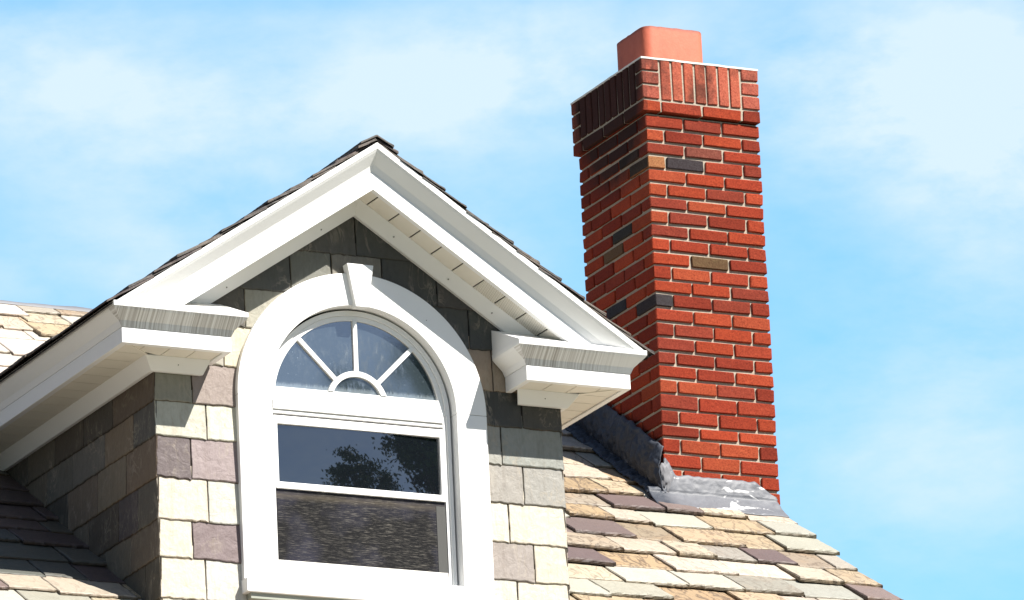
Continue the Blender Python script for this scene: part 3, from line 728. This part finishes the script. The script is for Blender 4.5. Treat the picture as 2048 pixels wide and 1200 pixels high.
# ---- chimney
m = MB(); REDS = [(.27,.038,.015,1), (.23,.030,.013,1), (.30,.046,.019,1), (.18,.024,.012,1), (.29,.052,.022,1), (.25,.036,.017,1), (.20,.032,.018,1)]
def bcol(): return jc(random.choice(REDS), .10)
J = .0105; JB = .0145
special = {(7, 'f', 1): (.040,.032,.036,1), (7, 'f', 0): (.27,.115,.05,1), (6, 'f', 1): (.17,.048,.034,1), (14, 'f', 1): (.105,.060,.030,1), (17, 'c', 0): (.038,.032,.036,1),
           (7, 's', 0): (.06,.05,.045,1), (6, 's', 0): (.09,.045,.035,1), (11, 's', 1): (.035,.032,.03,1), (16, 's', 1): (.035,.035,.042,1), (12, 's', 1): (.12,.07,.04,1), (20, 's', 2): (.2,.06,.04,1)}
def ring(k, off, typ, z0, z1):
    """one course of bricks round the stack; typ A: stretchers own the front corners"""
    X0, X1, Y0, Y1 = -off, CW, -off, CD+off
    d = .09
    def B(lo, hi, key=None):
        c = special.get(key) or bcol(); dx = rnd(-.0012, .0012); ex = rnd(-.0015, .0015)
        m.cbox((lo[0]+(dx if lo[0] > X0 else 0), lo[1]+dx*0, z0 + JB*rnd(.82, 1.12)), (hi[0]+(ex if hi[0] < X1 else 0), hi[1], z1 + rnd(-.001, .001)), ch=.0036, jit=.0016, col=c, colx=(.06,.04,.03,1) if key == (7, 'f', 0) else None)
    def split(a, b, n): 
        L = (b - a - J*(n-1))/n; return [(a + i*(L+J), a + i*(L+J) + L) for i in range(n)]
    if typ == 'A':
        for i, (a, b) in enumerate(split(X0, X1, 3)): B((a, Y0, 0), (b, Y0+d, 0), (k, 'f', i))
        for i, (a, b) in enumerate(split(Y0+d+J, Y1, 3)):
            B((X0, a, 0), (X0+d, b, 0), (k, 's', i)); B((X1-d, a, 0), (X1, b, 0))
        for a, b in split(X0+d+J, X1-d-J, 2): B((a, Y1-d, 0), (b, Y1, 0))
    else:
        L = (X1 - X0 - 2*J - 2*d - J)/2
        fs = [(X0+d+J, X0+d+J+L), (X0+d+2*J+L, X1-d-J)]
        for i, (a, b) in enumerate(fs): B((a, Y0, 0), (b, Y0+d, 0), (k, 'f', i+1))
        ls = (Y1-Y0-3*J-d)/3
        for X, e in ((X0, 's'), (X1-d, 'r')):
            y = Y0
            for i in range(3):
                key = (k, 'c', 0) if (i == 0 and (k, 'c', 0) in special and e == 's') else (k, e, i)
                if i == 0 and e == 's' and (k, 'f', 0) in special:
                    B((X, y, 0), (X+d, y+ls, 0), (k, 'f', 0))
                else: B((X, y, 0), (X+d, y+ls, 0), key)
                y += ls + J
            B((X, y, 0), (X+d, Y1, 0))
        for a, b in split(X0+d+J, X1-d-J, 2): B((a, Y1-d, 0), (b, Y1, 0))
# the soldier course with three headers stacked at each corner
off = .018; X0, X1, Y0, Y1 = -off, CW+.001, -off, CD+off; zb, ztop = KZ[3], KZ[0]
for k in range(3):
    z1 = KZ[k]; z0 = KZ[k+1] + .0
    for (xa, xb, ya, yb_) in ((X0, X0+.09, Y0, Y0+.07), (X1-.09, X1, Y0, Y0+.09), (X0, X0+.09, Y1-.08, Y1), (X1-.09, X1, Y1-.08, Y1)):
        m.cbox((xa, ya, z0 + J), (xb, yb_, z1), ch=.0035, jit=.0012, col=jc((.30,.075,.05,1), .2))
def soldiers(a, b, n, fn):
    L = (b-a-J*(n+1))/n
    for i in range(n):
        p = a + J + i*(L+J); fn(p, p+L)
soldiers(X0+.09, X1-.09, 7, lambda p, q: (m.cbox((p, Y0+.0005, zb+J), (q, Y0+.09, ztop+rnd(-.001, .001)), ch=.0035, jit=.0012, col=jc((.37,.09,.055,1), .12)),
                                           m.cbox((p, Y1-.09, zb+J), (q, Y1, ztop), ch=.0035, jit=.001, col=bcol())))
soldiers(Y0+.07, Y1-.08, 9, lambda p, q: (m.cbox((X0, p, zb+J), (X0+.08, q, ztop+rnd(-.002, .002)), ch=.0035, jit=.0012, col=jc((.30,.06,.04,1), .2)),
                                           m.cbox((X1-.09, p, zb+J), (X1, q, ztop), ch=.0035, jit=.001, col=bcol())))
for k in range(3, len(KZ)-1):
    ring(k, .018 if k == 3 else 0.0, 'A' if k % 2 == 0 else 'B', KZ[k+1], KZ[k] - .0)
# mortar core, raked back behind the brick faces
def core(x0, x1, y0, y1, z0, z1): m.box((x0, y0, z0), (x1, y1, z1), mat=1)
core(.0105, CW-.0105, .0105, CD-.0105, -12.85, KZ[4]+.009)
core(-off+.007, CW-.006, -off+.007, CD+off-.007, KZ[4]+JB+.003, ztop - .006)
chim = part(m, 'chimney', [BRICK, MORTAR], house, fix=True)
# lower stack below the roof line, on the gable side
m = MB(); z = KZ[-1]
while z > -12.7:
    for (lo, hi) in (((CW-.09, .0), (CW, .19)), ((CW-.09, .2), (CW, .39)), ((CW-.09, .4), (CW, .70)), ((CW-.2, .0), (CW-.1, .09)), ((CW-.2, CD-.09), (CW-.1, CD))):
        m.box((*lo, z-.058), (*hi, z), col=bcol())
    z -= .0685
part(m, 'chimney_base', BRICK, house)
# mortar cap
m = MB(); hgt = .010; rng = [(X0-.001, Y0-.001), (X1+.001, Y0-.001), (X1+.001, Y1+.001), (X0-.001, Y1+.001)]
N_ = 18
def edge_pts():
    P = []
    for i in range(4):
        a, b = Vector(rng[i]), Vector(rng[(i+1) % 4])
        for j in range(N_): P.append(a.lerp(b, j/N_))
    return P
E_ = edge_pts(); ctr = Vector(((X0+X1)/2, (Y0+Y1)/2))
lv = [(1.0, ztop-.003), (1.0, ztop+.006), (.93, ztop+.014), (.45, ztop+.045)]
R2 = []
for s_, z in lv: R2.append([m.V((*(ctr + (p-ctr)*s_), z + .0018*mn.noise((p.x*25, p.y*25, z*9)))) for p in E_])
for a, b in zip(R2, R2[1:]):
    for i in range(len(E_)): m.F([a[i], a[(i+1) % len(E_)], b[(i+1) % len(E_)], b[i]])
m.F(R2[-1]); m.F(R2[0][::-1])
capm = plain('mortar_cap', (.72, .70, .66), .9, 60, .6, .12)
part(m, 'mortar_cap', capm, chim)
# square terracotta flue liner with rounded corners
def rrect(x0, x1, y0, y1, r, n=7):
    P = []
    for cx, cy, a in ((x1-r, y0+r, -90), (x1-r, y1-r, 0), (x0+r, y1-r, 90), (x0+r, y0+r, 180)):
        for i in range(n+1): t = D2R(a + 90*i/n); P.append((cx + r*math.cos(t), cy + r*math.sin(t)))
    return P
m = MB(); fx0, fx1, fy0, fy1 = .118, .440, .19, .51; zt2 = .238
dense = []
for q in (rrect(fx0, fx1, fy0, fy1, .045, 9), rrect(fx0+.022, fx1-.022, fy0+.022, fy1-.022, .028, 9)):
    P = []
    for i in range(len(q)):
        a, b = Vector(q[i]), Vector(q[(i+1) % len(q)]); k = max(1, int((b-a).length/.02))
        for j in range(k): P.append(a.lerp(b, j/k))
    dense.append(P)
outr, inr = dense
def chipz(p): return zt2 + .0028*mn.noise((p.x*40, p.y*40, 0)) - .006*max(0, mn.noise((p.x*22+3, p.y*22, 5))-.35)
n = len(outr)
rr = [[m.V((p.x, p.y, -.01)) for p in outr], [m.V((p.x, p.y, chipz(p)-.004)) for p in outr], [m.V((ctr.x+(p.x-ctr.x)*.992, ctr.y+(p.y-ctr.y)*.992, chipz(p))) for p in outr]]
for a, b in zip(rr, rr[1:]):
    for i in range(n): m.F([a[i], a[(i+1) % n], b[(i+1) % n], b[i]], smooth=True)
ri = [m.V((p.x, p.y, zt2-.002)) for p in inr]; rb = [m.V((p.x, p.y, .05)) for p in inr]; ni = len(inr)
for i in range(ni): m.F([ri[i], rb[i], rb[(i+1) % ni], ri[(i+1) % ni]], mat=1)
m.F(rb, mat=1)
# rim: fan between outer and inner rings
io = 0
for i in range(n):
    j0 = int(i*ni/n) % ni; j1 = int((i+1)*ni/n) % ni
    if j0 == j1: m.F([rr[2][i], rr[2][(i+1) % n], ri[j0]])
    else: m.F([rr[2][i], rr[2][(i+1) % n], ri[j1], ri[j0]])
SOOT = plain('sooty_clay', (.05, .03, .025), .9)
part(m, 'flue_liner', [CLAY, SOOT], chim)

# ---- flashing draped round the foot of the chimney
def drape(ptfn, na, nb, amp, name, freq=9, folds=False):
    m = MB(); G = []
    for i in range(na+1):
        rowv = []
        for j in range(nb+1):
            p, nr = ptfn(i/na, j/nb)
            e = min(1, min(j, nb-j)/2.0)
            if folds: p = Vector((p.x, p.y, p.z)); q_ = Vector((p.x*3, p.y*17 + p.z*6, p.z*3.5)); d = (1 - abs(mn.noise(q_))*3.2)*amp*.9 + mn.fractal(p*26, .9, 2.1, 3)*amp*.35
            else: d = mn.fractal((p*freq), .9, 2.1, 4)*amp + abs(mn.noise(p*freq*2.3 + Vector((3, 3, 3))))*amp*.8
            rowv.append(m.V(p + nr*(abs(d) + .003)*(.35 + .65*e)))
        G.append(rowv)
    for i in range(na):
        for j in range(nb): m.F([G[i][j], G[i+1][j], G[i+1][j+1], G[i][j+1]], smooth=True)
    o = m.build(name, FLASH, chim, fix=False)
    sm = o.modifiers.new('thickness', 'SOLIDIFY'); sm.thickness = .004; sm.offset = -1
    return o
def zroof(y): return RZ + RM*y + .018
def side(a, b):           # a along the left face (front to back), b from apron edge up the wall
    y = -.03 + .86*a; rg = mn.noise((y*6, 2, 0)); h = (.255 + .02*rg + .012*mn.noise((y*25, 7, 0))); ap = .075 + .03*mn.noise((y*5, 9, 1)) + .05*max(0, .15-a)
    if b < .28:
        t = b/.28; x = -.012 - ap*(1-t); return Vector((x, y, zroof(y) + .004 + .03*t*t)), RN
    t = (b-.28)/.72; bul = .030*math.sin(math.pi*min(1, t*1.0))**1.0*(1-t*.5)
    return Vector((-.010 - bul, y, zroof(y) + .034 + (h-.034)*t)), Vector((-1, 0, 0))
sf = drape(side, 170, 50, .021, 'flashing', 11, True)
sf['label'] = 'dark wrinkled bituminous flashing up the shaded side of the stack'
def front(a, b):
    x = -.10 + .672*a; h = .10 - .085*max(0, (a-.84)/.16) + .012*mn.noise((x*22, 1, 0)) + (.10*max(0, 1-abs(x-.0)/.05) if x < .05 else 0)
    ap = .135 + .035*mn.noise((x*7, 0, 4)) - .02*a
    if x < -.012: h = .02
    if b < .6:
        t = b/.6; y = -.012 - ap*(1-t); return Vector((x, y, zroof(y) + .001 + .035*t**2.2)), RN
    t = (b-.6)/.4; y = -.008 - .012*(1-t)
    return Vector((x, y, zroof(-.01) + .036 + h*t*.82)), Vector((0, -1, .3))
ff = drape(front, 110, 30, .0042, 'flashing', 13)
ff['label'] = 'silvery patched flashing apron at the sunlit foot of the stack'
m = MB(); bm = bmesh.new(); bmesh.ops.create_icosphere(bm, subdivisions=4, radius=1)
for v in bm.verts:
    p = v.co.copy(); k = 1 + .38*mn.fractal(p*1.7 + Vector((2, 5, 1)), .9, 2, 5)
    m.V(Vector((-.004, -.012, -2.05)) + Vector((p.x*.034*k, p.y*.017*k, p.z*.075*k)))
for f_ in bm.faces: m.F([v.index for v in f_.verts], smooth=True)
bm.free(); part(m, 'cement_lump', CEMENT, chim)

# ------------------------------------------------------------------ arched window
YC = YD - .025                         # face of the casing
def band(mb, outer, inner, y0, y1, close=False, **k):
    """prism between two polylines of equal length"""
    n = len(outer); V = mb.V
    A = [V((x, y0, z)) for x, z in outer]; B = [V((x, y0, z)) for x, z in inner]; C = [V((x, y1, z)) for x, z in outer]; D_ = [V((x, y1, z)) for x, z in inner]
    for i in range(n-1):
        mb.F([A[i], A[i+1], B[i+1], B[i]], **k); mb.F([C[i], D_[i], D_[i+1], C[i+1]], **k)
        mb.F([A[i], C[i], C[i+1], A[i+1]], **k); mb.F([B[i], B[i+1], D_[i+1], D_[i]], **k)
    if not close:
        mb.F([A[0], B[0], D_[0], C[0]], **k); mb.F([A[-1], C[-1], D_[-1], B[-1]], **k)
NA = 96
m = MB()       # frame: brickmould ring + inner ring + rails
band(m, arc(.4295, 0, 180, NA), arc(.408, 0, 180, NA), -1.965, -1.935)
band(m, arc(.4075, 0, 180, NA), arc(.386, 0, 180, NA), -1.959, -1.935)
for s in (-1, 1):
    for (a, b, y) in ((.4295, .4115, -1.967), (.411, .396, -1.960)):
        xa, xb = sorted((XC+s*a, XC+s*b)); m.box((xa, y, -3.222), (xb, -1.935, AZ))
xa, xb = XC-.3955, XC+.3955
m.box((XC-.382, -1.960, -2.4525), (XC+.382, -1.935, -2.400))       # bottom of the fanlight
m.box((xa, -1.966, -2.4995), (xb, -1.935, -2.4545))
m.box((xa, -1.955, -2.505), (xb, -1.935, -2.4995), mat=0)
m.box((xa, -1.960, -2.5165), (xb, -1.935, -2.506))
m.box((xa, -1.966, -3.222), (xb, -1.935, -3.199)); m.box((xa, -1.959, -3.1985), (xb, -1.935, -3.177))
m.box((XC-.45, -1.934, -3.26), (XC+.45, -1.925, -2.03), mat=1)
win = part(m, 'window', [WHITE, DARK], house, bevel=.0015)
win['label'] = 'round-headed white window frame with a fanlight over a sliding sash'
m = MB()
band(m, arc(.580, 0, 180, NA), arc(.438, 0, 180, NA), YC, -1.946)
cas = part(m, 'arch_casing', WHITE, win, bevel=.002)
m = MB(); zl = AZ - .0015
outl = [(XC-.580, zl), (XC-.580, -3.266), (XC+.580, -3.266), (XC+.580, zl)]; inl = [(XC-.438, zl), (XC-.438, -3.224), (XC+.438, -3.224), (XC+.438, zl)]
band(m, outl, inl, YC, -1.946); part(m, 'jamb_casing', WHITE, win, bevel=.002)
for ang in (80, 52, 27, 118, 150):
    q = Vector((XC + .51*math.cos(D2R(ang)), YC, AZ + .51*math.sin(D2R(ang)))); m = MB(); m.box(q - Vector((.0018, .0012, .0018)), q + Vector((.0018, .001, .0018))); part(m, 'nail_head', NAIL, cas)
m = MB(); kx = [(-.062, -1.851), (.062, -1.851), (.028, -2.040), (-.028, -2.040)]
plate(m, [(XC+a+.001, b) for a, b in kx], YC-.026, YC+.02); part(m, 'keystone', WHITE, win, bevel=.002)
m = MB(); m.box((XC-.583, YC-.030, -3.327), (XC+.583, -1.95, -3.267)); part(m, 'sill', WHITE, win, bevel=.004)
m = MB(); m.box((XC-.560, YC-.016, -3.352), (XC+.560, -1.96, -3.3275)); part(m, 'sill_shade_strip', plain('greenish_shade', (.30, .31, .26), .5), win)  # greenish strip: the shade line under the sill, coloured in as a part
# panes, faintly bowed as sealed units are
def pane(name, mat, inside, x0, x1, z0, z1, y, R, nx=40, nz=28):
    m = MB(); cx, cz = (x0+x1)/2, (z0+z1)/2; G = {}
    sag = ((x1-x0)/2)**2/(2*R)
    for i in range(nx+1):
        for j in range(nz+1):
            x = x0 + (x1-x0)*i/nx; z = z0 + (z1-z0)*j/nz
            x, z = inside(x, z); r2 = (x-cx)**2 + (z-cz)**2
            G[i, j] = m.V((x, y - (sag - r2/(2*R)), z))
    for i in range(nx):
        for j in range(nz): m.F([G[i, j], G[i+1, j], G[i+1, j+1], G[i, j+1]], smooth=True)
    return m.build(name, mat, win, fix=False)
pane('sash_pane', GLASS, lambda x, z: (x, z), XC-.379, XC+.379, -2.818, -2.562, -1.9475, 9.0)
def infan(x, z):
    hx = .389; d = math.hypot(x-XC, z-AZ)
    f = (x-XC)/hx; zt3 = AZ + math.sqrt(max(0, .3885**2 - (x-XC)**2)); t = (z+2.402)/(.33)
    return (x, -2.402 + (max(zt3, -2.4015) + 2.402)*min(1, max(0, t)))
pane('fanlight_pane', FANGLASS, infan, XC-.388, XC+.388, -2.402, -2.072, -1.9485, 14.0, 60, 20)
# muntins of the fanlight
hz = -2.446; m = MB(); hub = [(XC + r_*0, 0) for r_ in ()]
a0 = math.degrees(math.asin((-2.401-hz)/.143)); a1 = math.degrees(math.asin((-2.401-hz)/.119))
oa = [(XC + .143*math.cos(D2R(a0 + (180-2*a0)*i/40)), hz + .143*math.sin(D2R(a0 + (180-2*a0)*i/40))) for i in range(41)]
ia = [(XC + .119*math.cos(D2R(a1 + (180-2*a1)*i/40)), hz + .119*math.sin(D2R(a1 + (180-2*a1)*i/40))) for i in range(41)]
band(m, oa, ia, -1.964, -1.950); part(m, 'muntin', WHITE, win, bevel=.001)
for ang in (45, 90, 135):
    m = MB(); d = Vector((math.cos(D2R(ang)), 0, math.sin(D2R(ang)))); nq = Vector((-d.z, 0, d.x))*.0098
    h0 = Vector((XC, 0, hz)); t1 = .142; t2 = .388 - (AZ-hz)*(-1)*math.sin(D2R(ang)) - .022*math.sin(D2R(ang))*0
    # end on the frame ring
    t2 = .388 + (AZ - hz)*math.sin(D2R(ang))
    q = [h0 + d*t1 - nq, h0 + d*t2 - nq, h0 + d*t2 + nq, h0 + d*t1 + nq]
    plate(m, [(p.x, p.z) for p in q], -1.9635, -1.9505); part(m, 'muntin', WHITE, win, bevel=.001)
# sliding sash and insect screen
m = MB(); fr_o = (XC-.3945, XC+.3945, -2.5265, -2.846)
m.box((XC-.3945, -1.961, -2.562), (XC+.3945, -1.944, -2.5265)); m.box((XC-.3945, -1.9645, -2.8455), (XC+.3945, -1.944, -2.8175))
for s in (-1, 1):
    xa, xb = sorted((XC+s*.3945, XC+s*.3785)); m.box((xa, -1.961, -2.8174), (xb, -1.944, -2.5621))
part(m, 'upper_sash', WHITE, win, bevel=.0015)
m = MB(); m.quad((XC-.3935, -1.9545, -3.176), (XC+.3935, -1.9545, -3.176), (XC+.3935, -1.9545, -2.846), (XC-.3935, -1.9545, -2.846))
m.quad((XC-.3935, -1.9505, -3.176), (XC-.3935, -1.9505, -2.846), (XC+.3935, -1.9505, -2.846), (XC+.3935, -1.9505, -3.176))
part(m, 'insect_screen', SCREEN, win)
rail = plain('screened_rail', (.66, .64, .60), .6); stile = plain('screened_stile', (.045, .045, .042), .6)
m = MB(); m.box((XC-.393, -1.9575, -3.1755), (XC+.393, -1.9550, -3.156)); part(m, 'lower_rail', rail, win)
m = MB(); m.box((XC+.350, -1.9565, -3.1555), (XC+.393, -1.9549, -2.866)); part(m, 'lower_stile', stile, win)

# ------------------------------------------------------------------ trees across the road (seen mirrored in the glass)
leafm = Mat('leaf', .6); la = leafm.attr(); leafm.col(leafm.mix(leafm.noise(3, 3, .6), la.outputs['Color'], leafm.mix(1.0, la.outputs['Color'], (.5,.55,.45), 'MULTIPLY')))
barkm = Mat('bark', .9); barkm.col(barkm.mix(barkm.noise(12, 6, .7, (1, 1, .2)), (.05, .038, .028), (.12, .095, .07)))
def tree(base, crown, rad, n_cl, n_leaf, leaf, layered, seed, label, name):
    random.seed(seed)
    root = bpy.data.objects.new(name, None); S.collection.objects.link(root); root.location = (base[0], base[1], 0)
    tag(root, label, 'tree', 'trees across the road')
    b = Vector((base[0], base[1], GZ)); c = Vector(crown) - b; off = b
    t = MB(); cl = []
    def tube(p, q, r0, r1, n=8):
        d = (q-p).normalized(); a = d.orthogonal().normalized(); bb = d.cross(a)
        R0 = [t.V(p + (a*math.cos(6.283*i/n) + bb*math.sin(6.283*i/n))*r0) for i in range(n)]; R1 = [t.V(q + (a*math.cos(6.283*i/n) + bb*math.sin(6.283*i/n))*r1) for i in range(n)]
        for i in range(n): t.F([R0[i], R0[(i+1) % n], R1[(i+1) % n], R1[i]], smooth=True)
    tips = []
    prev = Vector((0, 0, 0)); r = .30
    for k in range(1, 9):
        q = c*(k/8)*1.0 + Vector((rnd(-.15, .15), rnd(-.15, .15), 0)); tube(prev, q, r, r*.86); prev = q; r *= .86
    for _ in range(n_cl):
        while True:
            p = Vector((rnd(-1, 1), rnd(-1, 1), rnd(-1, 1)))
            if p.length < 1 and p.length > .35: break
        if layered: p.z = round(p.z*3)/3 + rnd(-.06, .06)
        p = Vector((p.x*rad[0], p.y*rad[1], p.z*rad[2])) + c
        s0 = c*rnd(.62, 1.0); s0.z = min(s0.z, p.z - .2)
        mid = s0.lerp(p, .55) + Vector((0, 0, .15)); tube(s0, mid, .06, .035, 5); tube(mid, p, .035, .012, 5); cl.append(p)
    L = MB()
    for p in cl:
        sz = rnd(.35, .75); g_ = rnd(.7, 1.25)
        for _ in range(n_leaf):
            q = Vector((random.gauss(0, .5), random.gauss(0, .5), random.gauss(0, .5 if not layered else .16)))*sz + p
            a = Vector((rnd(-1, 1), rnd(-1, 1), rnd(-1, 1))).normalized(); bb = a.orthogonal().normalized(); s_ = leaf*rnd(.6, 1.3)
            L.poly([q - a*s_, q + bb*s_*.45, q + a*s_, q - bb*s_*.45], col=(.045*g_, .085*g_, .022*g_, 1))
    def bld(mb, nm, mat):
        me = bpy.data.meshes.new(nm); me.from_pydata([tuple(v) for v in mb.v], [], mb.f); me.materials.append(mat)
        at = me.color_attributes.new('Col', 'FLOAT_COLOR', 'CORNER'); buf = []
        for f, cc in zip(mb.f, mb.c): buf += list(cc)*len(f)
        at.data.foreach_set('color', buf); me.polygons.foreach_set('use_smooth', mb.s); me.update()
        o = bpy.data.objects.new(nm, me); S.collection.objects.link(o); o.parent = root
    bld(t, 'trunk', barkm.m); bld(L, 'crown', leafm.m)
wc = Vector((XC, -1.95, -2.69)); rd = Vector((.4165, -.868, .268)).normalized(); sidev = Vector((.9, .432, 0)).normalized()
def at_(dist, sd_, up): return wc + rd*dist + sidev*sd_ + Vector((0, 0, up))
c1 = at_(34, 3.75, .75); tree((c1.x+.8, c1.y), c1, (2.3, 2.3, 1.9), 130, 120, .12, False, 11, 'large leafy tree, the darker and broader of two mirrored in the sash glass', 'broadleaf_tree')
c2 = at_(42, -.25, -1.0); tree((c2.x+.2, c2.y), c2, (1.75, 1.75, 1.15), 50, 85, .10, True, 5, 'smaller tree with flat tiered branches mirrored at the middle of the sash glass', 'tiered_tree')
